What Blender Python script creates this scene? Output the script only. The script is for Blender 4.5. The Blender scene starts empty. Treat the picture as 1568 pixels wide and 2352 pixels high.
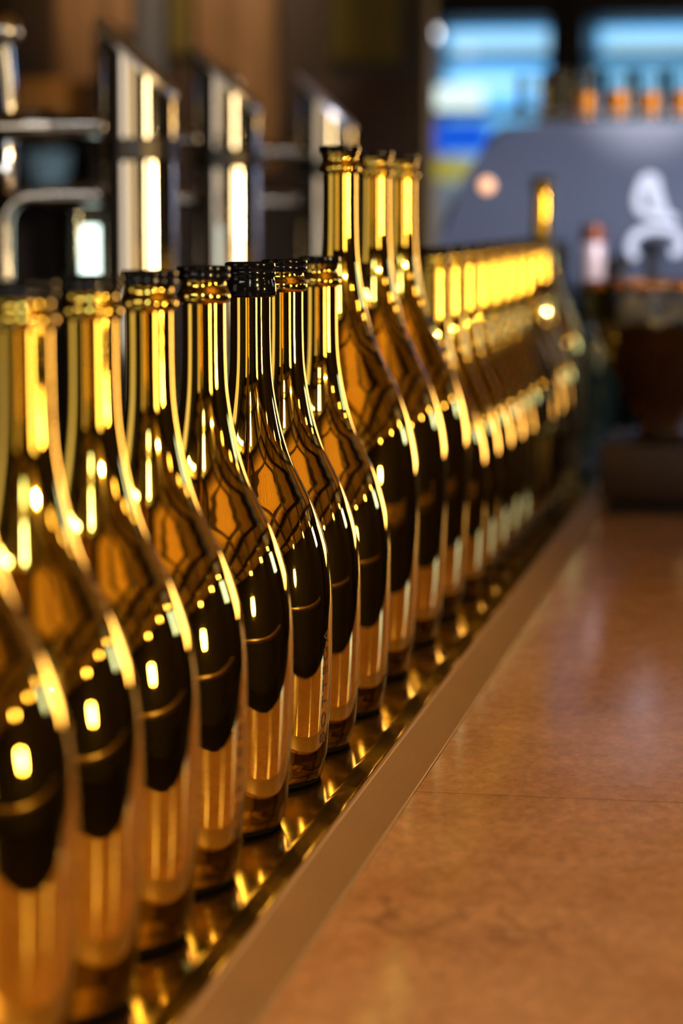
import bpy, bmesh, math, random
from mathutils import Vector, Matrix
random.seed(7)
sc = bpy.context.scene
COL = sc.collection
PI = math.pi

# ------------------------------------------------------------------ render look
sc.view_settings.view_transform = 'Standard'
sc.view_settings.look = 'None'
sc.view_settings.gamma = 1.0
sc.view_settings.use_curve_mapping = False
sc.view_settings.exposure = 0.0
try:
    sc.cycles.use_denoising = True
    sc.cycles.max_bounces = 14
    sc.cycles.glossy_bounces = 8
    sc.cycles.sample_clamp_indirect = 6.0
    sc.cycles.caustics_reflective = True
except Exception:
    pass

# ------------------------------------------------------------------ materials
MATS = {}
def nodes(name):
    m = bpy.data.materials.new(name); m.use_nodes = True
    nt = m.node_tree
    b = nt.nodes.get('Principled BSDF')
    MATS[name] = m
    return m, nt, b

def pbr(name, col, rough=0.5, metal=0.0, coat=0.0, coat_rough=0.03, spec=0.5, trans=0.0, ior=1.45,
        emit=None, estr=0.0, var=0.0, vscale=20.0, bump=0.0, bscale=60.0, rvar=0.0, stretch=(1, 1, 1)):
    m, nt, b = nodes(name)
    b.inputs['Base Color'].default_value = (*col, 1)
    b.inputs['Roughness'].default_value = rough
    b.inputs['Metallic'].default_value = metal
    b.inputs['Coat Weight'].default_value = coat
    b.inputs['Coat Roughness'].default_value = coat_rough
    b.inputs['Specular IOR Level'].default_value = spec
    b.inputs['Transmission Weight'].default_value = trans
    b.inputs['IOR'].default_value = ior
    if emit:
        b.inputs['Emission Color'].default_value = (*emit, 1)
        b.inputs['Emission Strength'].default_value = estr
    tc = nt.nodes.new('ShaderNodeTexCoord')
    mp = nt.nodes.new('ShaderNodeMapping'); mp.inputs['Scale'].default_value = stretch
    nt.links.new(tc.outputs['Object'], mp.inputs['Vector'])
    n = nt.nodes.new('ShaderNodeTexNoise'); n.inputs['Scale'].default_value = vscale
    n.inputs['Detail'].default_value = 5
    nt.links.new(mp.outputs['Vector'], n.inputs['Vector'])
    if var > 0:
        mx = nt.nodes.new('ShaderNodeMix'); mx.data_type = 'RGBA'
        mx.inputs['A'].default_value = (*[c * (1 - var) for c in col], 1)
        mx.inputs['B'].default_value = (*[min(1, c * (1 + var)) for c in col], 1)
        nt.links.new(n.outputs['Fac'], mx.inputs['Factor'])
        nt.links.new(mx.outputs['Result'], b.inputs['Base Color'])
    if rvar > 0:
        mr = nt.nodes.new('ShaderNodeMapRange')
        mr.inputs['To Min'].default_value = max(0.0, rough - rvar)
        mr.inputs['To Max'].default_value = min(1.0, rough + rvar)
        nt.links.new(n.outputs['Fac'], mr.inputs['Value'])
        nt.links.new(mr.outputs['Result'], b.inputs['Roughness'])
    if bump > 0:
        n2 = nt.nodes.new('ShaderNodeTexNoise'); n2.inputs['Scale'].default_value = bscale
        n2.inputs['Detail'].default_value = 2
        nt.links.new(mp.outputs['Vector'], n2.inputs['Vector'])
        bp = nt.nodes.new('ShaderNodeBump'); bp.inputs['Strength'].default_value = bump
        bp.inputs['Distance'].default_value = 0.001
        nt.links.new(n2.outputs['Fac'], bp.inputs['Height'])
        nt.links.new(bp.outputs['Normal'], b.inputs['Normal'])
    return m

def emitter(name, col, strength):
    m, nt, b = nodes(name)
    b.inputs['Base Color'].default_value = (*[min(1, c) for c in col], 1)
    b.inputs['Roughness'].default_value = 0.4
    b.inputs['Emission Color'].default_value = (*col, 1)
    b.inputs['Emission Strength'].default_value = strength
    return m

def wood(name, c1, c2, rough=0.45, scale=6.0, along=0, plank=0.0, coat=0.0):
    """planks with running grain; along = axis index of the grain direction"""
    m, nt, b = nodes(name)
    tc = nt.nodes.new('ShaderNodeTexCoord')
    mp = nt.nodes.new('ShaderNodeMapping')
    s = [9.0, 9.0, 9.0]; s[along] = 0.7
    mp.inputs['Scale'].default_value = s
    nt.links.new(tc.outputs['Object'], mp.inputs['Vector'])
    n = nt.nodes.new('ShaderNodeTexNoise'); n.inputs['Scale'].default_value = scale
    n.inputs['Detail'].default_value = 6; n.inputs['Distortion'].default_value = 0.6
    nt.links.new(mp.outputs['Vector'], n.inputs['Vector'])
    rp = nt.nodes.new('ShaderNodeValToRGB')
    rp.color_ramp.elements[0].position = 0.34; rp.color_ramp.elements[0].color = (*c1, 1)
    rp.color_ramp.elements[1].position = 0.68; rp.color_ramp.elements[1].color = (*c2, 1)
    nt.links.new(n.outputs['Fac'], rp.inputs['Fac'])
    out = rp.outputs['Color']
    if plank > 0:
        sx = nt.nodes.new('ShaderNodeSeparateXYZ'); nt.links.new(tc.outputs['Object'], sx.inputs['Vector'])
        other = 1 if along == 0 else 0
        md = nt.nodes.new('ShaderNodeMath'); md.operation = 'PINGPONG'; md.inputs[1].default_value = plank / 2
        nt.links.new(sx.outputs[other], md.inputs[0])
        lt = nt.nodes.new('ShaderNodeMath'); lt.operation = 'LESS_THAN'; lt.inputs[1].default_value = plank * 0.06
        nt.links.new(md.outputs[0], lt.inputs[0])
        mx = nt.nodes.new('ShaderNodeMix'); mx.data_type = 'RGBA'
        nt.links.new(lt.outputs[0], mx.inputs['Factor'])
        nt.links.new(out, mx.inputs['A']); mx.inputs['B'].default_value = (*[c * 0.3 for c in c1], 1)
        out = mx.outputs['Result']
    nt.links.new(out, b.inputs['Base Color'])
    b.inputs['Roughness'].default_value = rough
    b.inputs['Coat Weight'].default_value = coat
    b.inputs['Coat Roughness'].default_value = 0.15
    return m

def marble(name):
    m, nt, b = nodes(name)
    tc = nt.nodes.new('ShaderNodeTexCoord')
    n1 = nt.nodes.new('ShaderNodeTexNoise'); n1.inputs['Scale'].default_value = 9; n1.inputs['Detail'].default_value = 9
    n1.inputs['Roughness'].default_value = 0.62; n1.inputs['Distortion'].default_value = 0.9
    nt.links.new(tc.outputs['Object'], n1.inputs['Vector'])
    r1 = nt.nodes.new('ShaderNodeValToRGB')
    e = r1.color_ramp.elements
    e[0].position = 0.30; e[0].color = (0.50, 0.25, 0.10, 1)
    e[1].position = 0.70; e[1].color = (0.66, 0.37, 0.185, 1)
    nt.links.new(n1.outputs['Fac'], r1.inputs['Fac'])
    # fine dark veins: ridges of a distorted noise
    mp = nt.nodes.new('ShaderNodeMapping'); mp.inputs['Scale'].default_value = (1.0, 0.55, 1); mp.inputs['Rotation'].default_value = (0, 0, 0.5)
    nt.links.new(tc.outputs['Object'], mp.inputs['Vector'])
    n2 = nt.nodes.new('ShaderNodeTexNoise'); n2.inputs['Scale'].default_value = 16; n2.inputs['Detail'].default_value = 7
    n2.inputs['Distortion'].default_value = 1.6
    nt.links.new(mp.outputs['Vector'], n2.inputs['Vector'])
    sb = nt.nodes.new('ShaderNodeMath'); sb.operation = 'SUBTRACT'; sb.inputs[1].default_value = 0.5
    nt.links.new(n2.outputs['Fac'], sb.inputs[0])
    ab = nt.nodes.new('ShaderNodeMath'); ab.operation = 'ABSOLUTE'; nt.links.new(sb.outputs[0], ab.inputs[0])
    mr = nt.nodes.new('ShaderNodeMapRange'); mr.inputs['From Min'].default_value = 0.0; mr.inputs['From Max'].default_value = 0.022
    mr.inputs['To Min'].default_value = 0.6; mr.inputs['To Max'].default_value = 0.0
    nt.links.new(ab.outputs[0], mr.inputs['Value'])
    n3 = nt.nodes.new('ShaderNodeTexNoise'); n3.inputs['Scale'].default_value = 5.0
    nt.links.new(tc.outputs['Object'], n3.inputs['Vector'])
    r3 = nt.nodes.new('ShaderNodeMapRange'); r3.inputs['From Min'].default_value = 0.5; r3.inputs['From Max'].default_value = 0.68
    nt.links.new(n3.outputs['Fac'], r3.inputs['Value'])
    mu = nt.nodes.new('ShaderNodeMath'); mu.operation = 'MULTIPLY'
    nt.links.new(mr.outputs['Result'], mu.inputs[0]); nt.links.new(r3.outputs['Result'], mu.inputs[1])
    mx = nt.nodes.new('ShaderNodeMix'); mx.data_type = 'RGBA'
    nt.links.new(mu.outputs[0], mx.inputs['Factor'])
    nt.links.new(r1.outputs['Color'], mx.inputs['A']); mx.inputs['B'].default_value = (0.16, 0.07, 0.03, 1)
    nt.links.new(mx.outputs['Result'], b.inputs['Base Color'])
    # fine crystalline speckle
    n5 = nt.nodes.new('ShaderNodeTexNoise'); n5.inputs['Scale'].default_value = 150; n5.inputs['Detail'].default_value = 6
    n5.inputs['Roughness'].default_value = 0.75
    nt.links.new(mp.outputs['Vector'], n5.inputs['Vector'])
    m5 = nt.nodes.new('ShaderNodeMapRange'); m5.inputs['From Min'].default_value = 0.32; m5.inputs['From Max'].default_value = 0.68
    m5.inputs['To Min'].default_value = 0.72; m5.inputs['To Max'].default_value = 1.18
    nt.links.new(n5.outputs['Fac'], m5.inputs['Value'])
    x5 = nt.nodes.new('ShaderNodeMix'); x5.data_type = 'RGBA'; x5.blend_type = 'MULTIPLY'; x5.inputs['Factor'].default_value = 1.0
    nt.links.new(mx.outputs['Result'], x5.inputs['A']); nt.links.new(m5.outputs['Result'], x5.inputs['B'])
    nt.links.new(x5.outputs['Result'], b.inputs['Base Color'])
    rr = nt.nodes.new('ShaderNodeMapRange'); rr.inputs['To Min'].default_value = 0.09; rr.inputs['To Max'].default_value = 0.17
    b.inputs['Specular IOR Level'].default_value = 0.35
    nt.links.new(n1.outputs['Fac'], rr.inputs['Value'])
    nt.links.new(rr.outputs['Result'], b.inputs['Roughness'])
    n4 = nt.nodes.new('ShaderNodeTexNoise'); n4.inputs['Scale'].default_value = 70
    nt.links.new(tc.outputs['Object'], n4.inputs['Vector'])
    bp = nt.nodes.new('ShaderNodeBump'); bp.inputs['Strength'].default_value = 0.05; bp.inputs['Distance'].default_value = 0.002
    nt.links.new(n4.outputs['Fac'], bp.inputs['Height']); nt.links.new(bp.outputs['Normal'], b.inputs['Normal'])
    return m

GOLD = pbr('gold_mirror_glass', (0.78, 0.525, 0.062), rough=0.03, metal=1.0, coat=0.32, coat_rough=0.01,
           bump=0.035, bscale=55)
CAPM = pbr('black_cap', (0.003, 0.003, 0.004), rough=0.10, spec=0.32)
BASE_SHADOW = pbr('base_shadow_black', (0.003, 0.002, 0.001), rough=0.7, spec=0.05)
INKM = pbr('dark_lettering', (0.10, 0.055, 0.008), rough=0.35, metal=0.6)
MARBLE = marble('brown_marble')
GROUT = pbr('dark_joint', (0.02, 0.01, 0.004), rough=0.9)
BRASS = pbr('polished_rail', (0.46, 0.36, 0.17), rough=0.14, metal=1.0, bump=0.04, bscale=90, rvar=0.05, vscale=40)
SATIN = pbr('satin_rail', (0.42, 0.27, 0.155), rough=0.5, metal=0.5, var=0.06, vscale=60, stretch=(8, .2, 1))
STEEL = pbr('steel_worktop', (0.30, 0.28, 0.27), rough=0.3, metal=1.0, var=0.1, vscale=15)
CHROME = pbr('chrome', (0.82, 0.80, 0.78), rough=0.06, metal=1.0, bump=0.02, bscale=30)
BRUSHED = pbr('brushed_steel', (0.75, 0.73, 0.72), rough=0.38, metal=1.0, rvar=0.05)
DKMETAL = pbr('dark_metal', (0.12, 0.11, 0.10), rough=0.3, metal=1.0)
DKWOOD = wood('dark_wood', (0.012, 0.006, 0.003), (0.05, 0.024, 0.010), rough=0.4, along=2)
BOXWOOD = wood('box_wood', (0.010, 0.003, 0.001), (0.028, 0.009, 0.003), rough=0.5, along=0)
PANELW = wood('panel_wood', (0.16, 0.080, 0.030), (0.34, 0.19, 0.085), rough=0.55, along=2)
CEILW = wood('ceiling_planks', (0.50, 0.28, 0.075), (0.74, 0.47, 0.16), rough=0.6, along=0, plank=0.11)
BEAMW = wood('beam_wood', (0.020, 0.010, 0.005), (0.055, 0.028, 0.012), rough=0.5, along=0)
BLACK = pbr('black_paint', (0.008, 0.008, 0.010), rough=0.5)
FLOORM = wood('floor_boards', (0.006, 0.003, 0.002), (0.016, 0.009, 0.005), rough=0.4, along=1, plank=0.14)
WALLM = pbr('dark_plaster', (0.010, 0.006, 0.004), rough=0.8, var=0.3, vscale=3)
def thin_glass(name):
    m, nt, b = nodes(name); nt.nodes.remove(b)
    out = nt.nodes['Material Output']
    tr = nt.nodes.new('ShaderNodeBsdfTransparent'); tr.inputs['Color'].default_value = (0.95, 0.97, 0.97, 1)
    gl = nt.nodes.new('ShaderNodeBsdfGlossy'); gl.inputs['Roughness'].default_value = 0.02
    fr = nt.nodes.new('ShaderNodeFresnel'); fr.inputs['IOR'].default_value = 1.5
    mx = nt.nodes.new('ShaderNodeMixShader')
    nt.links.new(fr.outputs[0], mx.inputs[0]); nt.links.new(tr.outputs[0], mx.inputs[1]); nt.links.new(gl.outputs[0], mx.inputs[2])
    nt.links.new(mx.outputs[0], out.inputs['Surface'])
    return m
GLASS = thin_glass('clear_glass')
SMOKE = pbr('smoked_amber_glass', (0.07, 0.028, 0.008), rough=0.06, trans=0.55, ior=1.45, coat=0.5)
JUICE = pbr('orange_drink', (1.0, 0.29, 0.002), rough=0.25, spec=0.4)
MACH = pbr('machine_grey', (0.105, 0.118, 0.165), rough=0.42, metal=0.25, coat=0.15, coat_rough=0.3, var=0.08, vscale=5)
WHITE = pbr('white_enamel', (0.85, 0.87, 0.92), rough=0.35)
MATB = pbr('matt_black', (0.007, 0.006, 0.006), rough=0.7)
GREENB = pbr('dark_green_glass', (0.003, 0.006, 0.004), rough=0.06, coat=0.5)
FOILR = pbr('copper_red_foil', (0.22, 0.055, 0.02), rough=0.4, metal=0.6)
FOILP = pbr('pale_pink_foil', (0.72, 0.52, 0.47), rough=0.4, metal=0.2)
OLIVE = pbr('olive_paint', (0.13, 0.10, 0.018), rough=0.6)
GREYBLUE = pbr('grey_blue_paint', (0.10, 0.105, 0.135), rough=0.5)
TEAL = pbr('teal_ceramic', (0.20, 0.27, 0.25), rough=0.25)
ORNG = pbr('orange_card', (0.40, 0.16, 0.02), rough=0.6)
REDC = pbr('dull_red_card', (0.10, 0.015, 0.012), rough=0.6)
BLUEC = pbr('deep_blue_card', (0.005, 0.03, 0.10), rough=0.6)

# ------------------------------------------------------------------ mesh helpers
def obj(name, bm, mat, parent=None, loc=None, smooth=True, angle=40):
    me = bpy.data.meshes.new(name)
    bmesh.ops.recalc_face_normals(bm, faces=bm.faces[:])
    bm.to_mesh(me); bm.free()
    o = bpy.data.objects.new(name, me); COL.objects.link(o)
    for mm in (mat if isinstance(mat, (list, tuple)) else [mat]):
        me.materials.append(mm)
    if smooth:
        for p in me.polygons: p.use_smooth = True
        try: me.set_sharp_from_angle(angle=math.radians(angle))
        except Exception: pass
    if parent: o.parent = parent
    if loc: o.location = loc
    return o

def tag(o, label, cat, group=None):
    o['label'] = label; o['category'] = cat
    if group: o['group'] = group
    return o

def struct(o):
    o['kind'] = 'structure'; return o

def thing(name, label, cat, loc=(0, 0, 0), group=None, rotz=0):
    o = bpy.data.objects.new(name, None); COL.objects.link(o)
    o.location = loc; o.rotation_euler = (0, 0, rotz); o.empty_display_size = 0.05
    return tag(o, label, cat, group)

def lathe(bm, prof, n=64, c=(0, 0, 0), cap=True):
    rings = []
    for r, z in prof:
        if r < 1e-6:
            rings.append([bm.verts.new((c[0], c[1], c[2] + z))])
        else:
            rings.append([bm.verts.new((c[0] + r * math.cos(2 * PI * k / n), c[1] + r * math.sin(2 * PI * k / n), c[2] + z)) for k in range(n)])
    for a, b in zip(rings[:-1], rings[1:]):
        if len(a) == 1 and len(b) == 1: continue
        if len(a) == 1:
            for k in range(n): bm.faces.new((a[0], b[k], b[(k + 1) % n]))
        elif len(b) == 1:
            for k in range(n): bm.faces.new((a[k], a[(k + 1) % n], b[0]))
        else:
            for k in range(n): bm.faces.new((a[k], a[(k + 1) % n], b[(k + 1) % n], b[k]))
    return rings

def box(bm, x0, x1, y0, y1, z0, z1, bev=0.0):
    vs = [bm.verts.new(p) for p in [(x0, y0, z0), (x1, y0, z0), (x1, y1, z0), (x0, y1, z0), (x0, y0, z1), (x1, y0, z1), (x1, y1, z1), (x0, y1, z1)]]
    fs = [bm.faces.new([vs[i] for i in f]) for f in [(0, 3, 2, 1), (4, 5, 6, 7), (0, 1, 5, 4), (1, 2, 6, 5), (2, 3, 7, 6), (3, 0, 4, 7)]]
    if bev > 0:
        es = list({e for f in fs for e in f.edges})
        bmesh.ops.bevel(bm, geom=es, offset=bev, segments=3, profile=0.5, affect='EDGES')

def bx(name, mat, dims, parent=None, bev=0.0):
    bm = bmesh.new(); box(bm, *dims, bev=bev)
    return obj(name, bm, mat, parent, smooth=False)

def tube(bm, pts, r, n=14, caps=True):
    pts = [Vector(p) for p in pts]; rings = []
    for i, p in enumerate(pts):
        if i == 0: t = pts[1] - p
        elif i == len(pts) - 1: t = p - pts[-2]
        else: t = (pts[i + 1] - p).normalized() + (p - pts[i - 1]).normalized()
        t.normalize()
        up = Vector((0, 1, 0)) if abs(t.y) < 0.9 else Vector((1, 0, 0))
        a = t.cross(up).normalized(); b = t.cross(a).normalized()
        rr = r[i] if isinstance(r, (list, tuple)) else r
        rings.append([bm.verts.new(p + a * rr * math.cos(2 * PI * k / n) + b * rr * math.sin(2 * PI * k / n)) for k in range(n)])
    for A, B in zip(rings[:-1], rings[1:]):
        for k in range(n): bm.faces.new((A[k], A[(k + 1) % n], B[(k + 1) % n], B[k]))
    if caps:
        bm.faces.new(rings[0][::-1]); bm.faces.new(rings[-1])

def extrude_profile(bm, prof, y0, y1, segs=1, closed=True):
    """(x, z) profile swept along +Y"""
    rows = [[bm.verts.new((x, y0 + (y1 - y0) * s / segs, z)) for x, z in prof] for s in range(segs + 1)]
    n = len(prof)
    for a, b in zip(rows[:-1], rows[1:]):
        for k in range(n if closed else n - 1):
            bm.faces.new((a[k], a[(k + 1) % n], b[(k + 1) % n], b[k]))
    if closed:
        bm.faces.new(rows[0][::-1]); bm.faces.new(rows[-1])

def catmull(pts, per=6):
    out = []
    P = [pts[0]] + list(pts) + [pts[-1]]
    for i in range(1, len(P) - 2):
        p0, p1, p2, p3 = P[i - 1], P[i], P[i + 1], P[i + 2]
        for s in range(per):
            t = s / per
            out.append(tuple(0.5 * (2 * b + (c - a) * t + (2 * a - 5 * b + 4 * c - d) * t * t + (3 * b - a - 3 * c + d) * t ** 3)
                             for a, b, c, d in zip(p0, p1, p2, p3)))
    out.append(tuple(pts[-1]))
    return out

# ------------------------------------------------------------------ the gold bottle
BODY = [(0.0452, 0.016), (0.0458, 0.024), (0.0467, 0.037), (0.0475, 0.0535), (0.0480, 0.0686), (0.0484, 0.0841),
        (0.04855, 0.0985), (0.0485, 0.112), (0.0475, 0.126), (0.0452, 0.1405), (0.0415, 0.1540), (0.0370, 0.1662),
        (0.0328, 0.1748), (0.0285, 0.1835), (0.0242, 0.1930), (0.0200, 0.2060), (0.0164, 0.2210), (0.0140, 0.2345),
        (0.0126, 0.2470), (0.01205, 0.2620), (0.0119, 0.2760), (0.0119, 0.2900)]
NECK_TOP = 0.2900
def body_profile(rs, zs, necks):
    """rs, zs: scales of the body; necks: scale of the neck radius"""
    sm = catmull(BODY, 6)
    rmin, rmax = 0.0119, 0.0485
    def R(r):
        t = max(0, min(1, (r - rmin) / (rmax - rmin)))
        return r * (necks * (1 - t) + rs * t)
    heel = [(0.0, 0.0022), (0.030, 0.0022), (0.0405, 0.0024), (0.0420, 0.0032), (0.0430, 0.0050), (0.0436, 0.0080), (0.0441, 0.0120), (0.0446, 0.0142)]
    p = [(R(r) if r > 0 else 0.0, z * zs if z > 0.006 else z) for r, z in heel] + [(R(r), z * zs) for r, z in sm]
    top = NECK_TOP * zs
    nk = 0.0119 * necks
    # ring bead, groove and lip of the mouth
    fin = [(nk + .0008, top + .0004), (nk + .0019, top + .0009), (nk + .0026, top + .0022), (nk + .0028, top + .0040), (nk + .0026, top + .0056),
           (nk + .0019, top + .0070), (nk + .0012, top + .0082), (nk + .0006, top + .0100), (nk + .0004, top + .0118),
           (nk + .0009, top + .0132), (nk + .0015, top + .0150), (nk + .0015, top + .0178), (nk + .0009, top + .0192),
           (nk - .0010, top + .0194), (nk - .0020, top + .0180), (nk - .0024, top + .0100), (nk - .0026, top - .03), (0, top - .03)]
    return p + fin, top, nk

def cap_profile(kind, top, nk):
    zt = top + .0205
    if kind == 'tall':          # deep ridged collar that covers the whole finish
        return [(nk - .0008, zt - .0006), (nk + .0018, zt), (nk + .0030, zt - .0008), (nk + .0032, zt - .0030), (nk + .0026, zt - .0042), (nk + .0030, zt - .0052),
                (nk + .0034, zt - .0068), (nk + .0027, zt - .0084), (nk + .0026, zt - .0096), (nk + .0030, zt - .0112), (nk + .0036, zt - .0140),
                (nk + .0037, zt - .0170), (nk + .0032, zt - .0196), (nk + .0018, zt - .0206), (nk + .0003, zt - .0207)]
    if kind == 'mid':
        return [(nk - .0008, zt - .0006), (nk + .0016, zt), (nk + .0027, zt - .0008), (nk + .0029, zt - .0022), (nk + .0023, zt - .0034), (nk + .0027, zt - .0044),
                (nk + .0028, zt - .0064), (nk + .0020, zt - .0076), (nk + .0008, zt - .0078)]
    return [(nk - .0008, zt - .0006), (nk + .0014, zt), (nk + .0024, zt - .0006), (nk + .0026, zt - .0034), (nk + .0021, zt - .0048), (nk + .0008, zt - .0050)]

def lettering(rs, zs, prof):
    """BOTTEGA running up the lower body, wrapped on the glass"""
    cu = bpy.data.curves.new('lettering', 'FONT'); cu.body = 'BOTTEGA'; cu.size = 1.0; cu.space_character = 1.28
    cu.resolution_u = 3
    o = bpy.data.objects.new('lettering_tmp', cu); COL.objects.link(o)
    dg = bpy.context.evaluated_depsgraph_get()
    me = o.evaluated_get(dg).to_mesh()
    vs = [v.co.copy() for v in me.vertices]; fs = [tuple(p.vertices) for p in me.polygons]
    o.evaluated_get(dg).to_mesh_clear(); bpy.data.objects.remove(o)
    w = max(v.x for v in vs); h = max(v.y for v in vs)
    L, CH = 0.070 * zs, 0.0070 * rs
    bm = bmesh.new()
    tmp = [bm.verts.new((v.x / w * L, v.y / h * CH, 0)) for v in vs]
    for f in fs:
        try: bm.faces.new([tmp[i] for i in f])
        except Exception: pass
    bmesh.ops.triangulate(bm, faces=bm.faces[:])
    bmesh.ops.subdivide_edges(bm, edges=[e for e in bm.edges if e.calc_length() > 0.0022], cuts=2)
    pts = sorted((z, r) for r, z in prof if r > 0.03)
    def R(z):
        for (z0, r0), (z1, r1) in zip(pts[:-1], pts[1:]):
            if z0 <= z <= z1: return r0 + (r1 - r0) * (z - z0) / max(1e-9, z1 - z0)
        return pts[-1][1]
    for v in bm.verts:
        z = 0.0245 * zs + v.co.x
        r = R(z) + 0.00022
        a = -(v.co.y - CH / 2) / r            # tops of the letters point to the viewer's left
        v.co = Vector((r * math.cos(a), r * math.sin(a), z))
    return bm

MESHES = {}
def bottle_meshes(size, kind):
    key = (size, kind)
    if key in MESHES: return MESHES[key]
    rs, zs, nk_s = (1.0, 1.0, 1.0) if size == 's' else (1.215, 1.268, 1.06)
    prof, top, nk = body_profile(rs, zs, nk_s)
    out = {}
    if (size, 'body') not in MESHES:
        bm = bmesh.new(); lathe(bm, prof, 96); o = obj('glass_body', bm, GOLD, angle=60); MESHES[(size, 'body')] = o.data; bpy.data.objects.remove(o)
        bm = bmesh.new(); lathe(bm, [(0, 0), (0.0395 * rs, 0), (0.0412 * rs, .0006), (0.0416 * rs, .0020), (0.0412 * rs, .0030), (0, .0030)], 72)  # black ring put in as the shadow gap beneath the bottle
        o = obj('base_shadow_ring', bm, BASE_SHADOW); MESHES[(size, 'base_shade')] = o.data; bpy.data.objects.remove(o)
        bm = lettering(rs, zs, prof); o = obj('lettering', bm, INKM, smooth=False); MESHES[(size, 'text')] = o.data; bpy.data.objects.remove(o)
    bm = bmesh.new(); cp = cap_profile(kind, top, nk)
    lathe(bm, cp + [(nk - .0008, cp[-1][1]), (nk - .0008, cp[0][1])], 64)
    o = obj('cap_collar', bm, CAPM); MESHES[key] = (MESHES[(size, 'body')], o.data, MESHES[(size, 'base_shade')], MESHES[(size, 'text')], top)
    bpy.data.objects.remove(o)
    return MESHES[key]

def bottle(x, y, size, kind, label, text_deg, spin=0.0):
    body, cap, base_shade, text, top = bottle_meshes(size, kind)
    r = thing('gold_bottle', label, 'bottle', (x, y, 0.0002), 'gold bottles in a row along the bar edge', rotz=spin)
    for nm, me in (('glass_body', body), ('cap_collar', cap), ('base_shadow_ring', base_shade), ('lettering', text)):
        o = bpy.data.objects.new(nm, me); COL.objects.link(o); o.parent = r
        if nm == 'lettering': o.rotation_euler = (0, 0, math.radians(text_deg) - spin)
        if nm == 'cap_collar': o['label'] = 'black collar at the mouth'
        if nm == 'base_shadow_ring': o['label'] = 'black ring standing in for the shadow under the base'
    return r

# text_deg: 0 = facing the drinker's side (+X), -90 = facing the camera end (-Y)
ROW = [
 (0.000, 0.9020, 's', 'mid', 'nearest gold bottle, only a blurred slice of its flank showing at the left edge', 120),
 (0.000, 1.0000, 's', 'mid', 'very blurred gold bottle at the left edge, second from the near end of the row', 150),
 (0.000, 1.1010, 's', 'mid', 'blurred gold bottle with a dark collar, third from the near end of the row', 170),
 (0.000, 1.2040, 's', 'mid', 'slightly blurred gold bottle with faint lettering on its flank, fourth from the near end', -8),
 (0.000, 1.3210, 's', 'mid', 'plain-flanked gold bottle directly in front of the one with the deep black collar', 165),
 (0.000, 1.4390, 's', 'tall', 'sharp gold bottle with a deep ridged black collar and lettering on its flank', -12),
 (0.000, 1.5370, 's', 'mid', 'sharp gold bottle directly behind the one with the deep black collar', 160),
 (0.000, 1.6540, 's', 'thin', 'sharp short gold bottle directly in front of the first tall gold bottle', 130),
 (-0.012, 1.7940, 'm', 'thin', 'nearest of the three tall gold bottles, with a thin black rim', 150),
 (-0.012, 1.9430, 'm', 'thin', 'middle one of the three tall gold bottles standing together', 170),
 (-0.012, 2.0760, 'm', 'thin', 'farthest of the three tall gold bottles standing together', 140),
 (0.000, 2.1900, 's', 'mid', 'first short blurred gold bottle behind the three tall ones', 150),
 (0.000, 2.2920, 's', 'mid', 'second short blurred gold bottle behind the three tall ones', 170),
 (0.000, 2.3950, 's', 'mid', 'third short blurred gold bottle behind the three tall ones', 120),
 (0.000, 2.4960, 's', 'mid', 'fourth short blurred gold bottle behind the three tall ones', 150),
 (0.000, 2.6000, 's', 'mid', 'fifth short blurred gold bottle behind the three tall ones', 140),
 (0.000, 2.7060, 's', 'mid', 'sixth short blurred gold bottle behind the three tall ones', 160),
 (0.000, 2.8140, 's', 'mid', 'seventh short blurred gold bottle behind the three tall ones', 130),
 (0.000, 2.9225, 's', 'mid', 'eighth short blurred gold bottle behind the three tall ones', 150),
 (0.000, 3.0250, 's', 'mid', 'second short gold bottle from the far end of the row', 170),
 (0.000, 3.1290, 's', 'mid', 'last short gold bottle, beside the lone tall one at the far end', 150),
 (-0.012, 3.2400, 'm', 'thin', 'lone tall gold bottle at the far end of the row', 150),
]
for i, (x, y, s, k, lab, td) in enumerate(ROW):
    bottle(x, y, s, k, lab, td, spin=i * 0.7)

# ------------------------------------------------------------------ bar counter
Y0, Y1 = -0.6, 4.3
XE = 0.286                       # drinker's edge of the marble
# bottle rail: polished gutter with a sloping inner face, and a satin top strip
t = thing('bottle_rail', 'polished metal bottle rail running along the marble bar edge', 'rail', (0, 0, 0))
bm = bmesh.new()
extrude_profile(bm, [(-0.085, 0.0), (0.0555, 0.0), (0.0575, 0.0004), (0.0590, 0.0012), (0.0725, 0.0080), (0.0740, 0.0090), (0.0752, 0.0093), (0.0752, -0.012), (-0.085, -0.012)], Y0, 3.42, 1)
obj('polished_gutter', bm, BRASS, t, angle=25)
bm = bmesh.new()
extrude_profile(bm, [(0.0754, 0.0088), (0.0762, 0.0096), (0.0772, 0.0098), (0.0782, 0.0096), (0.0788, 0.0090), (0.1062, 0.0090), (0.1072, 0.0092), (0.1078, 0.0086), (0.1078, -0.012), (0.0754, -0.012)], Y0, 3.42, 1)
obj('satin_top_strip', bm, SATIN, t, angle=25)

# marble slabs with a joint between them
def slab(y0, y1, label):
    bm = bmesh.new(); box(bm, 0.1084, XE, y0, y1, -0.021, 0.0088, )
    return tag(obj('marble_slab', bm, MARBLE, smooth=False), label, 'counter slab', 'marble slabs of the bar top')
JY = 1.384
slab(Y0, JY - 0.0010, 'brown marble bar slab nearest the camera, in front of the dark joint')
slab(JY + 0.0010, 3.42, 'brown marble bar slab beyond the dark joint line')
bm = bmesh.new(); box(bm, 0.1084, XE, JY - 0.0010, JY + 0.0010, -0.02, 0.00865)
tag(obj('joint_filler', bm, GROUT), 'thin dark filled joint between the two marble slabs', 'joint')

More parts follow.
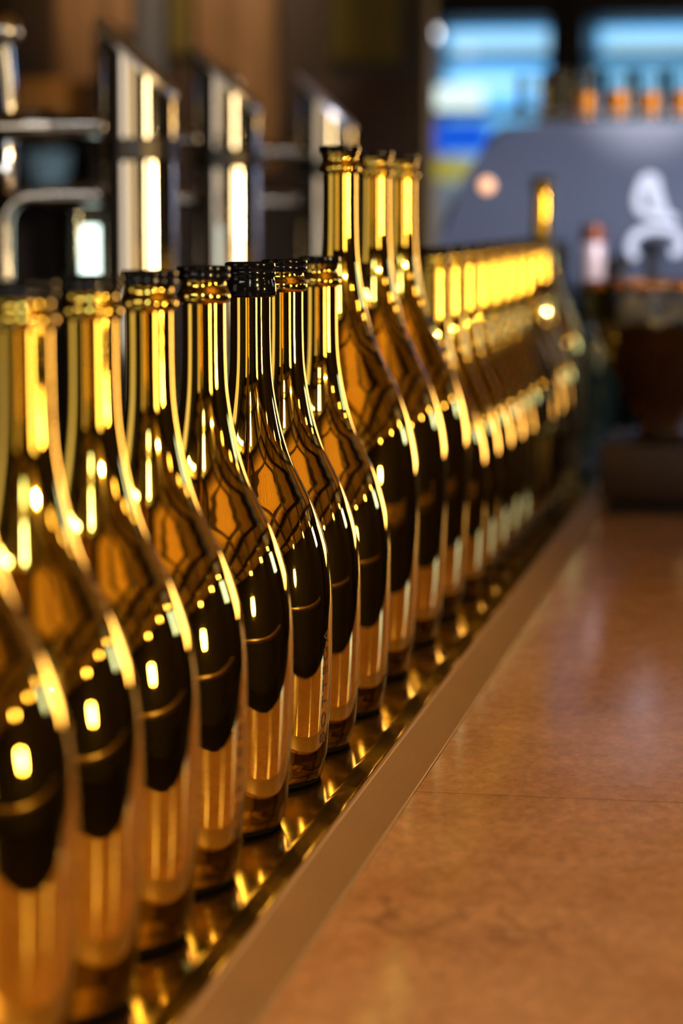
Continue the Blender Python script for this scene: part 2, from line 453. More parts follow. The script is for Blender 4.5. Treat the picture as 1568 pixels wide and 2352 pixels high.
# bar carcass and the working side behind the rail
t = thing('bar_counter', 'dark wooden bar counter under the marble top and bottle rail', 'counter', (0, 0, -1.12))
bm = bmesh.new(); box(bm, -0.80, 0.235, Y0, Y1, 0.0, 1.098)
obj('carcass', bm, DKWOOD, t)
bm = bmesh.new(); box(bm, -0.84, -0.086, Y0, Y1, 1.0985, 1.128, bev=0.002)
o = obj('steel_worktop', bm, STEEL, t); o['label'] = 'steel worktop on the working side'
bm = bmesh.new(); box(bm, -0.0855, XE, 3.4215, Y1, 1.0985, 1.128, bev=0.002)
o = obj('end_worktop', bm, MATB, t); o['label'] = 'black worktop at the far end'
WT = 0.008
# thin black sheet laid over the far end of the marble
bm = bmesh.new(); box(bm, 0.112, XE - 0.004, 2.745, 3.41, 0.0089, 0.0145, bev=0.001)
tag(obj('black_sheet', bm, MATB), 'thin black sheet on the far end of the marble', 'mat')

# ------------------------------------------------------------------ draught towers
def tower_meshes():
    R = 0.040; n = 72
    zl, zr, x = 0.533, 0.458, 0.040
    def ztop(px): return zr + (zl - zr) * (x - px) / (2 * x)
    d = {}
    bm = bmesh.new()
    lo = [bm.verts.new((R * math.cos(a), R * math.sin(a), 0.0)) for a in [2 * PI * k / n for k in range(n)]]
    hi = [bm.verts.new((v.co.x, v.co.y, ztop(v.co.x) - 0.004)) for v in lo]
    for k in range(n): bm.faces.new((lo[k], lo[(k + 1) % n], hi[(k + 1) % n], hi[k]))
    bm.faces.new(lo[::-1]); bm.faces.new(hi)
    d['tower_tube'] = bm
    bm = bmesh.new()
    R2 = 0.0425
    a_ = [bm.verts.new((R2 * math.cos(a), R2 * math.sin(a), ztop(R2 * math.cos(a)) - 0.005)) for a in [2 * PI * k / n for k in range(n)]]
    b_ = [bm.verts.new((v.co.x, v.co.y, v.co.z + 0.006)) for v in a_]
    for k in range(n): bm.faces.new((a_[k], a_[(k + 1) % n], b_[(k + 1) % n], b_[k]))
    bm.faces.new(a_[::-1]); bm.faces.new(b_)
    d['slanted_cap'] = bm
    bm = bmesh.new(); lathe(bm, [(0.0401, 0.386), (0.0425, 0.388), (0.0432, 0.392), (0.0425, 0.396), (0.0418, 0.398), (0.0425, 0.400), (0.0432, 0.404), (0.0425, 0.408), (0.0401, 0.410)], n)
    d['joint_ring'] = bm
    bm = bmesh.new(); lathe(bm, [(0.0401, 0), (0.056, 0), (0.058, 0.003), (0.056, 0.012), (0.046, 0.018), (0.0401, 0.020)], n)
    d['base_flange'] = bm
    # upper arm with faucet, lever and knob
    bm = bmesh.new(); tube(bm, [(-0.038, 0, 0.424), (-0.085, 0, 0.424), (-0.088, 0, 0.424), (-0.125, 0, 0.424), (-0.155, 0, 0.424)], [0.013, 0.013, 0.018, 0.018, 0.014], 24)
    tube(bm, [(-0.140, 0, 0.424), (-0.140, -0.004, 0.360), (-0.140, -0.008, 0.352)], [0.010, 0.008, 0.007], 18)
    d['faucet'] = bm
    bm = bmesh.new(); tube(bm, [(-0.138, 0, 0.440), (-0.139, 0, 0.470), (-0.143, 0, 0.505)], [0.006, 0.0075, 0.0095], 18)
    d['lever'] = bm
    bm = bmesh.new(); lathe(bm, [(0, -0.019), (0.011, -0.016), (0.018, -0.006), (0.019, 0.004), (0.014, 0.014), (0.006, 0.019), (0, 0.020)], 32, c=(-0.143, 0, 0.522))
    d['lever_knob'] = bm
    # lower arm with a bent drain pipe
    bm = bmesh.new(); tube(bm, [(-0.038, 0, 0.352), (-0.100, 0, 0.352)], 0.0115, 24)
    d['lower_arm'] = bm
    bm = bmesh.new()
    arc = [(-0.100, 0, 0.351), (-0.112, 0, 0.351)] + [(-0.114 - 0.030 * math.sin(a), 0, 0.321 + 0.030 * math.cos(a)) for a in [PI / 2 * k / 8 for k in range(9)]] + [(-0.1445, 0, 0.28), (-0.1445, 0, 0.215)]
    tube(bm, arc, 0.0075, 18)
    d['bent_spout'] = bm
    return d
TM = {}
for k, b in tower_meshes().items():
    o = obj(k, b, DKMETAL if k in ('joint_ring',) else BRUSHED if k == 'slanted_cap' else CHROME); TM[k] = o.data; bpy.data.objects.remove(o)
TM['lever_knob'].materials[0] = CHROME
for (x, y, lab) in [(-0.362, 2.53, 'chrome draught tower with slanted top, nearest the camera, its faucet by the left edge'),
                    (-0.360, 2.93, 'middle chrome draught tower with a slanted top'),
                    (-0.358, 3.548, 'farthest chrome draught tower, its blue-lit slanted top behind the tallest bottle neck')]:
    r = thing('draught_tower', lab, 'beer tower', (x, y, WT), 'chrome draught towers on the worktop')
    for k, me in TM.items():
        o = bpy.data.objects.new(k, me); COL.objects.link(o); o.parent = r

# ------------------------------------------------------------------ things at the far end of the bar
# coffee machine
MY = 3.56
t = thing('coffee_machine', 'grey-blue coffee machine with rounded shoulders and a white emblem on its back panel', 'coffee machine', (0.06, MY, WT))
def to_local(pts): return [(x - 0.06, z - WT) for x, z in pts]
out = to_local([(-0.205, 0.235), (-0.198, 0.300), (-0.188, 0.335), (-0.162, 0.385), (-0.134, 0.430), (-0.120, 0.456), (-0.102, 0.465), (-0.060, 0.4680), (0.10, 0.470), (0.22, 0.4680), (0.262, 0.465), (0.285, 0.456), (0.305, 0.43), (0.338, 0.385), (0.362, 0.335), (0.372, 0.300), (0.380, 0.235)])
bm = bmesh.new()
DEP = 0.42
fr = [bm.verts.new((x, 0, z)) for x, z in out]; bk = [bm.verts.new((x, DEP, z)) for x, z in out]
n = len(out)
for k in range(n): bm.faces.new((fr[k], fr[(k + 1) % n], bk[(k + 1) % n], bk[k]))
ff = bm.faces.new(fr[::-1]); bm.faces.new(bk)
bmesh.ops.bevel(bm, geom=list(ff.edges), offset=0.012, segments=5, profile=0.5, affect='EDGES')
obj('housing', bm, MACH, t, angle=30)
bm = bmesh.new(); box(bm, -0.24, 0.30, 0.004, DEP, 0.0, 0.226, bev=0.006)
o = obj('dark_base', bm, BLACK, t); o['label'] = 'black lower body'
bm = bmesh.new(); tube(bm, [(-0.15, 0.02, 0.468), (-0.15, 0.02, 0.4785), (0.21, 0.02, 0.4785), (0.21, 0.02, 0.468)], 0.004, 10)
obj('cup_rail', bm, CHROME, t)
bm = bmesh.new(); tube(bm, [(-0.15, 0.38, 0.468), (-0.15, 0.38, 0.4785), (0.21, 0.38, 0.4785), (0.21, 0.38, 0.468)], 0.004, 10)
obj('cup_rail', bm, CHROME, t)
# emblem: a pear-shaped swirl above an arch
bm = bmesh.new()
def ribbon(bm, pts, w, y0=-0.003):
    pts = catmull(pts, 6); m = len(pts); L = []; Rr = []
    for i, (x, z) in enumerate(pts):
        a = pts[max(0, i - 1)]; b = pts[min(m - 1, i + 1)]
        d = Vector((b[0] - a[0], b[1] - a[1])).normalized(); nn = Vector((-d.y, d.x))
        ww = (w[0] + (w[1] - w[0]) * i / (m - 1)) / 2 if isinstance(w, tuple) else w / 2
        L.append((x + nn.x * ww, z + nn.y * ww)); Rr.append((x - nn.x * ww, z - nn.y * ww))
    for y in (y0,):
        lf = [bm.verts.new((x, y, z)) for x, z in L]; rf = [bm.verts.new((x, y, z)) for x, z in Rr]
        lb = [bm.verts.new((x, 0.001, z)) for x, z in L]; rb = [bm.verts.new((x, 0.001, z)) for x, z in Rr]
        for i in range(m - 1):
            bm.faces.new((lf[i], rf[i], rf[i + 1], lf[i + 1])); bm.faces.new((lf[i], lf[i + 1], lb[i + 1], lb[i])); bm.faces.new((rf[i + 1], rf[i], rb[i], rb[i + 1]))
            bm.faces.new((lb[i + 1], rb[i + 1], rb[i], lb[i]))
        bm.faces.new((lf[0], lb[0], rb[0], rf[0])); bm.faces.new((lf[-1], rf[-1], rb[-1], lb[-1]))
def L2(pts): return [(x - 0.06, z - WT) for x, z in pts]
ribbon(bm, L2([(0.100, 0.393), (0.114, 0.391), (0.118, 0.376), (0.124, 0.356), (0.130, 0.341), (0.146, 0.332)]), 0.013)
ribbon(bm, L2([(0.100, 0.393), (0.095, 0.378), (0.091, 0.363), (0.095, 0.348), (0.110, 0.341), (0.130, 0.337)]), 0.013, -0.0034)
ribbon(bm, L2([(0.104, 0.383), (0.112, 0.366), (0.118, 0.350)]), 0.011, -0.0026)
ribbon(bm, L2([(0.090, 0.279), (0.082, 0.293), (0.087, 0.309), (0.104, 0.319), (0.124, 0.3205), (0.144, 0.316), (0.155, 0.303), (0.152, 0.291), (0.138, 0.287)]), 0.0125, -0.0030)
o = obj('emblem', bm, WHITE, t, smooth=False); o['label'] = 'white swirl-and-arch emblem'
bm = bmesh.new(); lathe(bm, [(0, 0), (0.011, 0), (0.011, 0.004), (0.008, 0.007), (0, 0.008)], 24)  # glowing disc drawn in place of a far lamp's reflection
bmesh.ops.rotate(bm, verts=bm.verts[:], cent=(0, 0, 0), matrix=Matrix.Rotation(PI / 2, 3, 'X'))
bmesh.ops.translate(bm, verts=bm.verts[:], vec=(-0.124 - 0.06, 0.0, 0.382 - WT))
o = obj('lamp_glint', bm, emitter('glint_glow', (1.0, 0.50, 0.25), 1.2), t); o['label'] = 'small round orange disc painted as the reflection of a lamp'

# glasses on the machine: clear tumblers, some with an orange drink
TOPZ = 0.4735
def tumbler(x, y, label, drink, h=0.072, r=0.0225):
    g = thing('drinking_glass', label, 'glass', (x, y, TOPZ), 'glasses standing on top of the coffee machine')
    bm = bmesh.new()
    lathe(bm, [(0, 0), (r * .80, 0), (r * .94, .002), (r, h), (r - .0008, h + .0005), (r - .0016, h), (r * .94 - .0016, .006), (0, .006)], 40)
    obj('glass_wall', bm, GLASS, g)
    if drink:
        bm = bmesh.new(); rr = r * .94 - .0015
        lathe(bm, [(0, .0064), (rr - .0002, .0064), (rr + (r - .0017 - rr) * drink / h - .0002, drink), (0, drink)], 36)
        o = obj('orange_drink', bm, JUICE, g); o['label'] = 'orange drink'
    return g
tumbler(-0.066, 3.615, 'empty clear tumbler at the left end of the glasses on the coffee machine', 0, h=0.066)
tumbler(-0.025, 3.635, 'empty clear tumbler second from the left on the coffee machine', 0, h=0.074)
for i, (x, lab) in enumerate([(0.021, 'leftmost glass of orange drink on the coffee machine'), (0.067, 'second glass of orange drink from the left on the coffee machine'),
                             (0.113, 'third glass of orange drink from the left on the coffee machine'), (0.159, 'rightmost glass of orange drink, at the frame edge on the coffee machine')]):
    tumbler(x - 0.012, 3.63 + 0.004 * (i % 2), lab, 0.041 + 0.002 * (i % 2), h=0.074)

# wooden box with a smoked bowl, two bottles standing in it
bm = bmesh.new(); box(bm, 0.098, 0.286, 2.84, 3.06, 0.0146, 0.080, bev=0.003)
tag(obj('wooden_box', bm, BOXWOOD), 'low dark brown wooden box on the black sheet, under the bowl', 'box')
t = thing('ice_bowl', 'wide smoked amber bowl with a bright rim standing on the wooden box', 'bowl', (0.160, 2.95, 0.0802))
bm = bmesh.new()
lathe(bm, [(0, 0.0), (0.040, 0.0), (0.042, 0.003), (0.024, 0.010), (0.024, 0.014), (0.040, 0.040), (0.062, 0.085), (0.080, 0.130), (0.0785, 0.1305), (0.059, 0.088), (0.036, 0.044), (0.0, 0.030)], 72)
obj('bowl_wall', bm, SMOKE, t)
bm = bmesh.new(); lathe(bm, [(0.0802, 0.1306), (0.0822, 0.1400), (0.0905, 0.1744), (0.0885, 0.1744), (0.0805, 0.1400), (0.0786, 0.1306)], 72)
o = obj('clear_band', bm, GLASS, t); o['label'] = 'clear glass upper band'
bm = bmesh.new(); lathe(bm, [(0.0885, 0.1745), (0.0915, 0.1750), (0.0922, 0.1785), (0.0912, 0.1820), (0.0885, 0.1822), (0.0872, 0.1790)], 72)
bm.verts.ensure_lookup_table()
o = obj('bowl_rim', bm, pbr('copper_rim', (0.72, 0.34, 0.12), rough=0.25, metal=1.0), t); o['label'] = 'copper rim'
# wine bottle and stoppered bottle standing behind the bowl
t = thing('wine_bottle', 'dark green wine bottle with pink neck foil and a copper-red top, behind the bowl', 'bottle', (0.034, 3.495, WT + .0002))
bm = bmesh.new(); lathe(bm, [(0, 0), (0.032, 0), (0.0345, 0.004), (0.035, 0.010), (0.035, 0.150), (0.034, 0.172), (0.029, 0.195), (0.021, 0.218), (0.0165, 0.235), (0.0150, 0.250), (0.0142, 0.312), (0, 0.312)], 48)
obj('bottle_glass', bm, GREENB, t)
bm = bmesh.new(); lathe(bm, [(0.0152, 0.2385), (0.0162, 0.240), (0.0162, 0.294), (0.0150, 0.296)], 36)
o = obj('neck_foil', bm, FOILP, t); o['label'] = 'pale pink neck foil'
bm = bmesh.new(); lathe(bm, [(0.0150, 0.293), (0.0172, 0.295), (0.0174, 0.311), (0.0160, 0.317), (0, 0.319)], 36)
o = obj('foil_top', bm, FOILR, t); o['label'] = 'copper-red foil top'
t = thing('stoppered_bottle', 'black bottle with a flat T-shaped stopper, behind the bowl', 'bottle', (0.117, 3.495, WT + .0002))
bm = bmesh.new(); lathe(bm, [(0, 0), (0.033, 0), (0.0355, 0.004), (0.0355, 0.140), (0.030, 0.168), (0.018, 0.200), (0.0105, 0.222), (0.0095, 0.240), (0.0095, 0.280), (0, 0.280)], 44)
obj('bottle_glass', bm, BLACK, t)
bm = bmesh.new(); lathe(bm, [(0.0097, 0.278), (0.0160, 0.282), (0.0190, 0.286), (0.0190, 0.292), (0.0160, 0.297), (0, 0.298)], 36)
obj('stopper_top', bm, BLACK, t)
# crushed ice heap in the bowl
bm = bmesh.new()
for i in range(46):
    a = random.uniform(0, 2 * PI); rr = 0.056 * math.sqrt(random.random()); s = random.uniform(0.006, 0.011)
    x, y = rr * math.cos(a), rr * math.sin(a)
    M = Matrix.Translation((x, y, random.uniform(0.134, 0.160))) @ Matrix.Rotation(random.uniform(0, 3), 4, Vector((random.random(), random.random(), random.random() + .1)).normalized()) @ Matrix.Diagonal((s, s, s * .8, 1))
    bmesh.ops.create_icosphere(bm, subdivisions=1, radius=1.0, matrix=M)
o = obj('crushed_ice', bm, pbr('ice', (0.75, 0.72, 0.66), rough=0.15, trans=0.4, ior=1.31), loc=(0.160, 2.95, 0.0802), smooth=False)
tag(o, 'crushed ice heaped inside the smoked bowl', 'ice'); o['kind'] = 'stuff'

# evenly glowing white block in a clear glass by the near tower
t = thing('glow_glass', 'glowing white block in a clear glass beside the nearest draught tower', 'candle', (-0.433, 2.60, WT))
bm = bmesh.new(); lathe(bm, [(0, 0), (0.033, 0), (0.034, 0.003), (0.036, 0.335), (0.0352, 0.3355), (0.0345, 0.335), (0.0325, 0.008), (0, 0.008)], 40)
obj('glass_cylinder', bm, GLASS, t)
bm = bmesh.new(); lathe(bm, [(0, 0.0085), (0.0125, 0.0085), (0.0125, 0.312), (0.010, 0.320), (0, 0.321)], 36)
obj('glow_body', bm, emitter('white_glow', (0.85, 1.0, 0.88), 3.0), t)

# ------------------------------------------------------------------ room shell
FZ, CZ = -1.12, 1.70
XL, XR, YB, YF = -2.6, 5.2, -6.2, 10.4
bm = bmesh.new(); box(bm, XL, XR, YB, YF, FZ - 0.1, FZ); struct(obj('floor', bm, FLOORM, smooth=False))
bm = bmesh.new(); box(bm, XL, XR, YB, YF, CZ, CZ + 0.1); struct(obj('ceiling', bm, CEILW, smooth=False))
bm = bmesh.new(); box(bm, XL - .1, XL, YB, YF, FZ, CZ); struct(obj('wall_left', bm, WALLM, smooth=False))
bm = bmesh.new(); box(bm, XR, XR + .1, YB, YF, FZ, CZ); struct(obj('wall_right', bm, WALLM, smooth=False))
bm = bmesh.new(); box(bm, XL, XR, YB - .1, YB, FZ, CZ); struct(obj('wall_back', bm, WALLM, smooth=False))
bm = bmesh.new(); box(bm, XL, XR, YF, YF + .1, FZ, CZ); struct(obj('wall_front', bm, BLACK, smooth=False))
# ceiling beams
k = 0
for bx_ in (-1.9, -0.85, 0.55, 1.95, 2.70, 3.9):
    k += 1
    bm = bmesh.new(); box(bm, bx_ - .055, bx_ + .055, YB, YF, CZ - .11, CZ - 0.0005)
    struct(obj('trim_%d' % k, bm, BEAMW, smooth=False))
for by_ in (-4.4, -2.6, -0.95, 0.10, 1.20, 2.7, 4.2, 6.0, 8.0):
    k += 1
    bm = bmesh.new(); box(bm, XL, XR, by_ - .055, by_ + .055, CZ - .10, CZ - 0.0006)
    struct(obj('trim_%d' % k, bm, BEAMW, smooth=False))

# partition behind the working side with coloured panels
PY = 5.5
bm = bmesh.new(); box(bm, XL, -0.50, PY, PY + 0.12, FZ, CZ); struct(obj('partition_wall', bm, DKWOOD, smooth=False))
def panel(x0, x1, z0, z1, mat, y=PY, th=0.025):
    global k
    k += 1
    bm = bmesh.new(); box(bm, x0, x1, y - th, y - 0.0005, z0, z1, bev=0.003)
    return struct(obj('trim_%d' % k, bm, mat))
panel(-1.345, -1.165, 0.64, 1.35, PANELW)
panel(-1.150, -1.085, 0.30, 1.5, GREYBLUE, th=0.05)
panel(-1.078, -1.030, 0.70, 1.5, OLIVE, th=0.03)
panel(-1.020, -0.835, 0.44, 1.5, PANELW)
panel(-0.715, -0.560, 0.68, 1.5, OLIVE)
panel(-0.760, -0.520, 0.10, 0.64, wood('reddish_wood', (0.03, 0.010, 0.005), (0.06, 0.022, 0.010), along=2))

# back-bar shelf with a few things
t = thing('back_shelf', 'dark wall shelf with two boards behind the nearest draught tower', 'shelf', (-1.44, PY - 0.30, 0.0))
for z in (0.405, 0.555):
    bm = bmesh.new(); box(bm, -0.16, 0.26, 0.0, 0.2990, z - 0.018, z, bev=0.002); obj('board', bm, DKWOOD, t)
for x in (-0.16, 0.272):
    bm = bmesh.new(); box(bm, x - 0.012, x, 0.02, 0.2990, -1.12, 0.75); obj('upright', bm, DKWOOD, t)
tag(bx('storage_box', ORNG, (-1.37, -1.255, 5.25, 5.40, 0.5555, 0.635), bev=.003), 'dull orange box on the upper shelf board behind the near tower', 'box')
tag(bx('storage_box', REDC, (-1.56, -1.475, 5.25, 5.40, 0.4055, 0.515), bev=.003), 'dark red box on the lower shelf board at the left edge', 'box')
tag(bx('storage_box', BLUEC, (-1.46, -1.395, 5.25, 5.40, 0.5555, 0.70), bev=.003), 'tall dark blue box on the upper shelf board', 'box')
bm = bmesh.new(); lathe(bm, [(0, 0), (0.035, 0), (0.037, 0.004), (0.052, 0.03), (0.060, 0.075), (0.0575, 0.076), (0.050, 0.034), (0, 0.010)], 40)
tag(obj('ceramic_bowl', bm, TEAL, loc=(-1.320, 5.32, 0.4055)), 'grey-green ceramic bowl on the lower shelf board', 'bowl')

# door in the dark gap
bm = bmesh.new(); box(bm, -0.495, 0.42, YF - 0.06, YF - 0.001, FZ, 0.98); struct(obj('door_1', bm, BLACK, smooth=False))

# ------------------------------------------------------------------ lit drinks fridges at the far end of the room
SKY = emitter('fridge_backlight', (0.22, 0.62, 1.0), 0.95)
SKY2 = emitter('fridge_strip_light', (0.45, 0.78, 1.0), 1.25)
def fridge(x0, x1, zt, label, wide):
    w = x1 - x0; y = 9.5
    t = thing('drinks_fridge', label, 'fridge', (x0, y, FZ), 'glass-door drinks fridges against the far wall')
    zt -= FZ
    bm = bmesh.new()
    box(bm, -0.10, -0.002, 0, 0.6, 0, zt + .16); box(bm, w + .002, w + .065, 0, 0.6, 0, zt + .16); box(bm, -0.002, w + .002, 0, .6, zt, zt + .16)
    box(bm, -0.002, w + .002, 0, .6, 0, 0.9); box(bm, -0.10, w + .065, .6, .62, 0, zt + .16)
    obj('cabinet', bm, BLACK, t)
    bm = bmesh.new(); box(bm, 0, w, .57, .595, 0.9, zt); obj('back_light', bm, SKY, t)
    for z in ((zt - 0.125, zt - 0.34) if wide else (zt - 0.125,)):
        bm = bmesh.new(); box(bm, 0, w, .05, .56, z - .012, z + .004); obj('shelf', bm, GREYBLUE, t)
    for z in ((zt - 0.055, zt - 0.22) if wide else (zt - 0.06,)):
        bm = bmesh.new(); box(bm, 0.03, w - .03, .50, .55, z - .03, z + .03); obj('strip_light', bm, SKY2, t)
    bm = bmesh.new(); box(bm, -0.002, w + .002, -0.008, -0.002, 0.9, zt); obj('glass_door', bm, GLASS, t)
    bm = bmesh.new(); box(bm, w - .03, w - .015, -0.035, -0.022, zt - .5, zt - .2); box(bm, w - .028, w - .017, -0.023, -0.008, zt - .47, zt - .455); box(bm, w - .028, w - .017, -0.023, -0.008, zt - .245, zt - .23)
    obj('handle', bm, BLACK, t)
    return t
fridge(-1.105, -0.635, 1.085, 'blue-lit glass-door fridge on the far wall, fully visible behind the row', True)
fridge(-0.490, -0.020, 1.085, 'blue-lit glass-door fridge on the far wall, partly hidden behind the orange drinks', False)
# cartons on the left fridge's shelf / floor, glowing themselves to look lit
tag(bx('glowing_carton', emitter('white_pack_glow', (0.85, 1.0, 0.95), 1.3), (-1.100, -0.905, 9.57, 9.72, 0.7500, 0.835), bev=.003), 'bright white carton on the fridge shelf', 'carton')
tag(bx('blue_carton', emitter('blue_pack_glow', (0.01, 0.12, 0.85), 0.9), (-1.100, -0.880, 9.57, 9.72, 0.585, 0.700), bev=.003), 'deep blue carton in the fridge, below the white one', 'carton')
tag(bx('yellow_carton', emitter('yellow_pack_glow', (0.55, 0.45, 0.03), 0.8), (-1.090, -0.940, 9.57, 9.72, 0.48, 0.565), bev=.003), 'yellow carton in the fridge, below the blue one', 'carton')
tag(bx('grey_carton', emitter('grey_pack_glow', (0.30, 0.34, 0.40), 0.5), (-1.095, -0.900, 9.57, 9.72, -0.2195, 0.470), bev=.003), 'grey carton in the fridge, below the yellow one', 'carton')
# small round white lamp hanging in front of the left fridge
t = thing('globe_pendant', 'small white globe lamp in front of the upper corner of the blue-lit fridge', 'lamp', (-1.005, 9.0, 0.995))
bm = bmesh.new(); bmesh.ops.create_uvsphere(bm, u_segments=24, v_segments=16, radius=0.022); obj('bulb', bm, emitter('globe_glow', (1.0, 0.95, 0.95), 6.0), t)
bm = bmesh.new(); tube(bm, [(0, 0, 0.02), (0, 0, CZ - 0.995)], 0.002, 8); obj('cord', bm, BLACK, t)

# ------------------------------------------------------------------ lamps of the room (seen in the mirror-gold glass)
WARM = (1.0, 0.66, 0.28)
def pendant(x, y, z, r, strength, label, col=WARM, tall=1.0):
    t = thing('pendant_lamp', label, 'lamp', (x, y, z), 'small pendant lamps over the tables')
    bm = bmesh.new(); bmesh.ops.create_uvsphere(bm, u_segments=24, v_segments=16, radius=r)
    for v in bm.verts: v.co.z = v.co.z * tall - (tall - 1) * r
    obj('bulb', bm, emitter('bulb_glow', col, strength), t)
    bm = bmesh.new(); lathe(bm, [(r * .35, r * 1.5), (r * .6, r * 1.3), (r * 1.5, r * .45), (r * 1.42, r * .42), (r * .5, r * 1.22), (r * .3, r * 1.42)], 32); obj('shade', bm, DKMETAL, t)
    bm = bmesh.new(); tube(bm, [(0, 0, r * 1.4), (0, 0, CZ - z)], 0.004, 8); obj('cord', bm, BLACK, t)
pendant(4.4, 0.85, 1.45, 0.07, 55, 'pendant lamp nearest the camera in the line along the right wall')
pendant(4.4, 2.80, 1.45, 0.07, 55, 'middle pendant lamp in the line along the right wall')
pendant(4.4, 5.20, 1.45, 0.07, 55, 'farthest pendant lamp in the line along the right wall')
pendant(3.1, 0.75, 0.42, 0.10, 160, 'low pendant lamp hanging over the table beside the bar', tall=1.9)

def panel_light(name, size, loc, rot, col, strength, label, bars=0):
    t = thing(name, label, 'lamp', loc); t.rotation_euler = rot
    w, h = size
    bm = bmesh.new(); box(bm, -w / 2, w / 2, -h / 2, h / 2, -0.004, 0.0); obj('diffuser', bm, emitter(name + '_glow', col, strength), t)
    bm = bmesh.new(); f = 0.03
    box(bm, -w / 2 - f, -w / 2, -h / 2 - f, h / 2 + f, -0.02, 0.02); box(bm, w / 2, w / 2 + f, -h / 2 - f, h / 2 + f, -0.02, 0.02)
    box(bm, -w / 2, w / 2, -h / 2 - f, -h / 2, -0.02, 0.02); box(bm, -w / 2, w / 2, h / 2, h / 2 + f, -0.02, 0.02)
    for b in range(bars):
        x = -w / 2 + w * (b + 1) / (bars + 1); box(bm, x - .015, x + .015, -h / 2, h / 2, -0.018, 0.012)
    obj('frame', bm, DKMETAL, t)
    return t
# white linear ceiling lights running with the bar, behind the camera
panel_light('linear_light', (0.20, 1.3), (0.62, -1.75, CZ - 0.14), (0, 0, 0.17), (0.70, 0.88, 1.0), 36.0, 'white linear ceiling light nearest the bar, behind the camera')
panel_light('linear_light', (0.20, 1.2), (0.95, -3.55, CZ - 0.14), (0, 0, 0.17), (0.70, 0.88, 1.0), 36.0, 'white linear ceiling light toward the back wall')

def lit_window(n, loc, w, h, rotz, col, strength, bars=2):
    """a framed lit window; local x across, z up, faces local -Y"""
    e = bpy.data.objects.new('window_%d' % n, None); COL.objects.link(e); e.location = loc; e.rotation_euler = (0, 0, rotz); e['kind'] = 'structure'
    bm = bmesh.new(); box(bm, -w / 2, w / 2, 0.02, 0.03, -h / 2, h / 2); o = obj('window_%d_pane' % n, bm, emitter('window_%d_glow' % n, col, strength), e); o['kind'] = 'structure'
    bm = bmesh.new(); f = .05
    box(bm, -w / 2 - f, -w / 2, 0, .04, -h / 2 - f, h / 2 + f); box(bm, w / 2, w / 2 + f, 0, .04, -h / 2 - f, h / 2 + f)
    box(bm, -w / 2, w / 2, 0, .04, -h / 2 - f, -h / 2); box(bm, -w / 2, w / 2, 0, .04, h / 2, h / 2 + f)
    for b in range(bars):
        x = -w / 2 + w * (b + 1) / (bars + 1); box(bm, x - .02, x + .02, 0.0, .018, -h / 2, h / 2)
    o = obj('window_%d_frame' % n, bm, DKWOOD, e); o['kind'] = 'structure'
# B: warm lit pass window on the right wall behind the camera ; faces -X
lit_window(1, (XR - 0.06, -3.45, 0.45), 1.35, 1.35, -PI / 2, (1.0, 0.73, 0.36), 14.0, 2)
# E: warm lit alcove window ahead on the right
lit_window(2, (2.35, YF - 1.9, 0.25), 1.9, 1.0, -0.25, (1.0, 0.58, 0.17), 12.0, 2)
# D: cold daylight window, ahead on the right wall
lit_window(3, (XR - 0.06, 6.5, 1.18), 1.0, 0.60, -PI / 2, (0.42, 0.60, 1.0), 10.0, 1)
# light box added to streak the towers white, and a warm back-wall window
RB = math.radians(61)
t = thing('back_cabinet', 'dark wooden cabinet carrying the added white light box, behind the working side', 'cabinet', (-1.30, 0.72, FZ), rotz=RB)
bm = bmesh.new(); box(bm, -0.22, 0.08, -0.36, 0.36, 0.0, 1.18, bev=.004); obj('body', bm, DKWOOD, t, smooth=False)
bm = bmesh.new(); box(bm, 0.0805, 0.094, -0.34, -0.006, 0.06, 1.15); obj('door', bm, DKWOOD, t, smooth=False)
bm = bmesh.new(); box(bm, 0.0805, 0.094, 0.006, 0.34, 0.06, 1.15); obj('door', bm, DKWOOD, t, smooth=False)
t = thing('light_box', 'unseen white light box added to streak the towers, on the back cabinet', 'light box', (-1.33, 0.67, 0.0602), rotz=RB)
bm = bmesh.new(); box(bm, -0.06, 0.0, -0.31, 0.31, 0.0, 0.62, bev=.003); obj('case', bm, BLACK, t, smooth=False)
bm = bmesh.new(); box(bm, 0.0005, 0.006, -0.29, 0.29, 0.03, 0.59); obj('diffuser', bm, emitter('light_box_glow', (1.0, 0.86, 0.66), 1.15), t, smooth=False)
lit_window(4, (-0.9, YB + 0.06, 0.45), 2.4, 1.5, PI, (1.0, 0.72, 0.36), 1.1, 3)
panel_light('linear_light', (1.5, 0.16), (-1.45, -1.2, CZ - 0.16), (0, 0, 0), (1.0, 0.97, 0.90), 40.0, 'white linear ceiling light across the working side, behind the camera')

# long wooden table on the drinkers' side
t = thing('long_table', 'long brown wooden table parallel to the bar, on the drinkers side', 'table', (2.45, 1.2, FZ))
bm = bmesh.new(); box(bm, -0.11, 0.11, -2.0, 2.0, 0.885, 0.925, bev=.004); obj('tabletop', bm, PANELW, t, smooth=False)
for lx in (-.07, .07):
    for ly in (-1.85, 1.85):
        bm = bmesh.new(); box(bm, lx - .03, lx + .03, ly - .03, ly + .03, 0, 0.885); obj('leg', bm, DKWOOD, t, smooth=False)
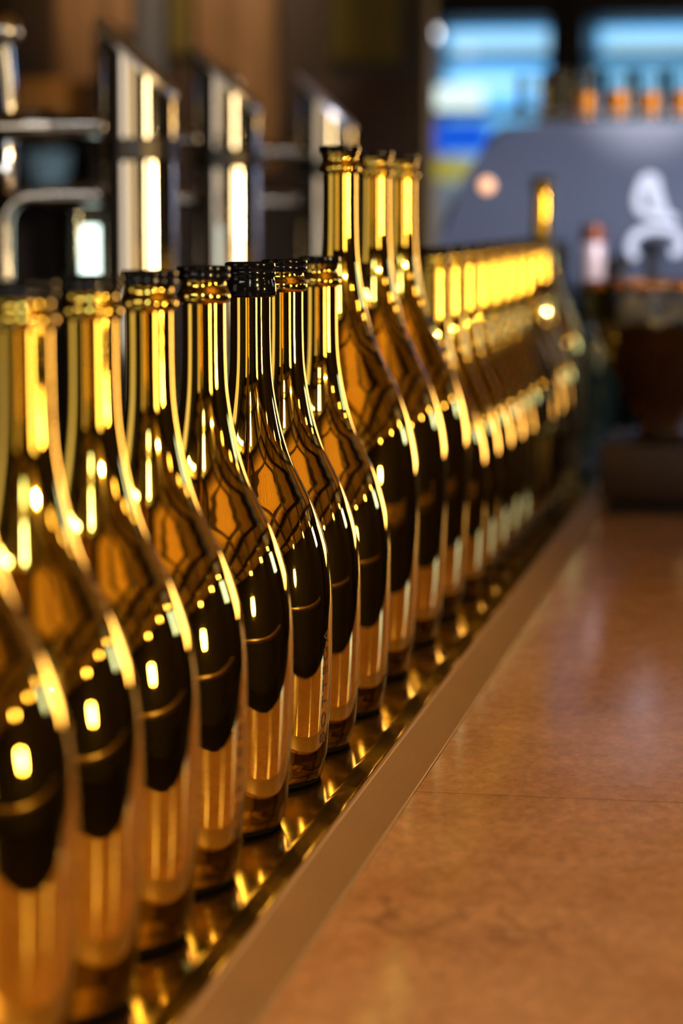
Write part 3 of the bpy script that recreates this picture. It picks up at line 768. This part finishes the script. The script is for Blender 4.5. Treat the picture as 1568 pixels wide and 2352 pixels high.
# ------------------------------------------------------------------ lights
def area(name, loc, size, power, col, rot=(0, 0, 0), spread=None):
    l = bpy.data.lights.new(name, 'AREA'); l.shape = 'RECTANGLE'; l.size, l.size_y = size; l.energy = power; l.color = col
    if spread: l.spread = spread
    o = bpy.data.objects.new(name, l); COL.objects.link(o); o.location = loc; o.rotation_euler = rot
    return o
def spot(name, loc, target, power, col, angle, r=0.03, blend=0.6):
    l = bpy.data.lights.new(name, 'SPOT'); l.energy = power; l.color = col; l.spot_size = math.radians(angle); l.spot_blend = blend; l.shadow_soft_size = r
    o = bpy.data.objects.new(name, l); COL.objects.link(o); o.location = loc
    o.rotation_euler = (Vector(target) - Vector(loc)).to_track_quat('-Z', 'Y').to_euler()
    return o
# unseen torchiere added to light the wooden ceiling above the drinkers' side
t = thing('added_floor_lamp', 'unseen floor lamp with an upward bowl shade, added to light the ceiling', 'lamp', (1.35, 0.45, FZ))
bm = bmesh.new(); lathe(bm, [(0, 0), (0.14, 0), (0.14, 0.015), (0.02, 0.03), (0, 0.03)], 40); obj('base', bm, DKMETAL, t)
bm = bmesh.new(); tube(bm, [(0, 0, 0.028), (0, 0, 0.46)], 0.012, 16); obj('pole', bm, DKMETAL, t)
bm = bmesh.new(); lathe(bm, [(0, 0.455), (0.03, 0.455), (0.10, 0.50), (0.14, 0.56), (0.136, 0.562), (0.095, 0.508), (0, 0.47)], 40); obj('shade', bm, DKMETAL, t)
spot('ceiling_fill_light', (1.35, 0.45, FZ + 0.54), (1.35, 0.5, 2.0), 260, (1.0, 0.66, 0.24), 62, r=0.08, blend=0.8)
# unseen spots added to brighten the counter, machine, drinks and wall panels
spot('bar_fill_spot', (3.4, -2.0, 1.56), (0.2, 0.9, 0.0), 980, (1.0, 0.63, 0.28), 26)
spot('machine_fill_spot', (2.6, 0.9, 1.5), (0.08, 3.6, 0.42), 950, (0.64, 0.75, 1.0), 17)
spot('glass_fill_spot', (0.45, 2.75, 1.56), (0.11, 3.66, 0.56), 800, (1.0, 0.92, 0.82), 13, blend=0.35)
spot('panel_fill_spot', (-1.05, 4.2, 1.56), (-1.07, 5.5, 0.80), 70, (1.0, 0.70, 0.40), 34, blend=0.8)

w = bpy.data.worlds.new('World'); sc.world = w; w.use_nodes = True
w.node_tree.nodes['Background'].inputs['Color'].default_value = (0.02, 0.02, 0.03, 1)
w.node_tree.nodes['Background'].inputs['Strength'].default_value = 0.3

# ------------------------------------------------------------------ camera
cd = bpy.data.cameras.new('Camera'); cam = bpy.data.objects.new('Camera', cd); COL.objects.link(cam)
F = 5700.0
cd.sensor_fit = 'HORIZONTAL'; cd.sensor_width = 24.0; cd.lens = F / 1568 * 24.0
yaw, pitch = 0.1819269, 0.1182873
d = Vector((-math.sin(yaw) * math.cos(pitch), math.cos(yaw) * math.cos(pitch), -math.sin(pitch)))
cam.location = (0.3195, 0.0, 0.337)
cam.rotation_euler = (math.pi / 2 - pitch, 0, yaw)
cd.clip_start = 0.02; cd.clip_end = 60
cd.dof.use_dof = True; cd.dof.focus_distance = 1.49; cd.dof.aperture_fstop = 4.5
sc.camera = cam
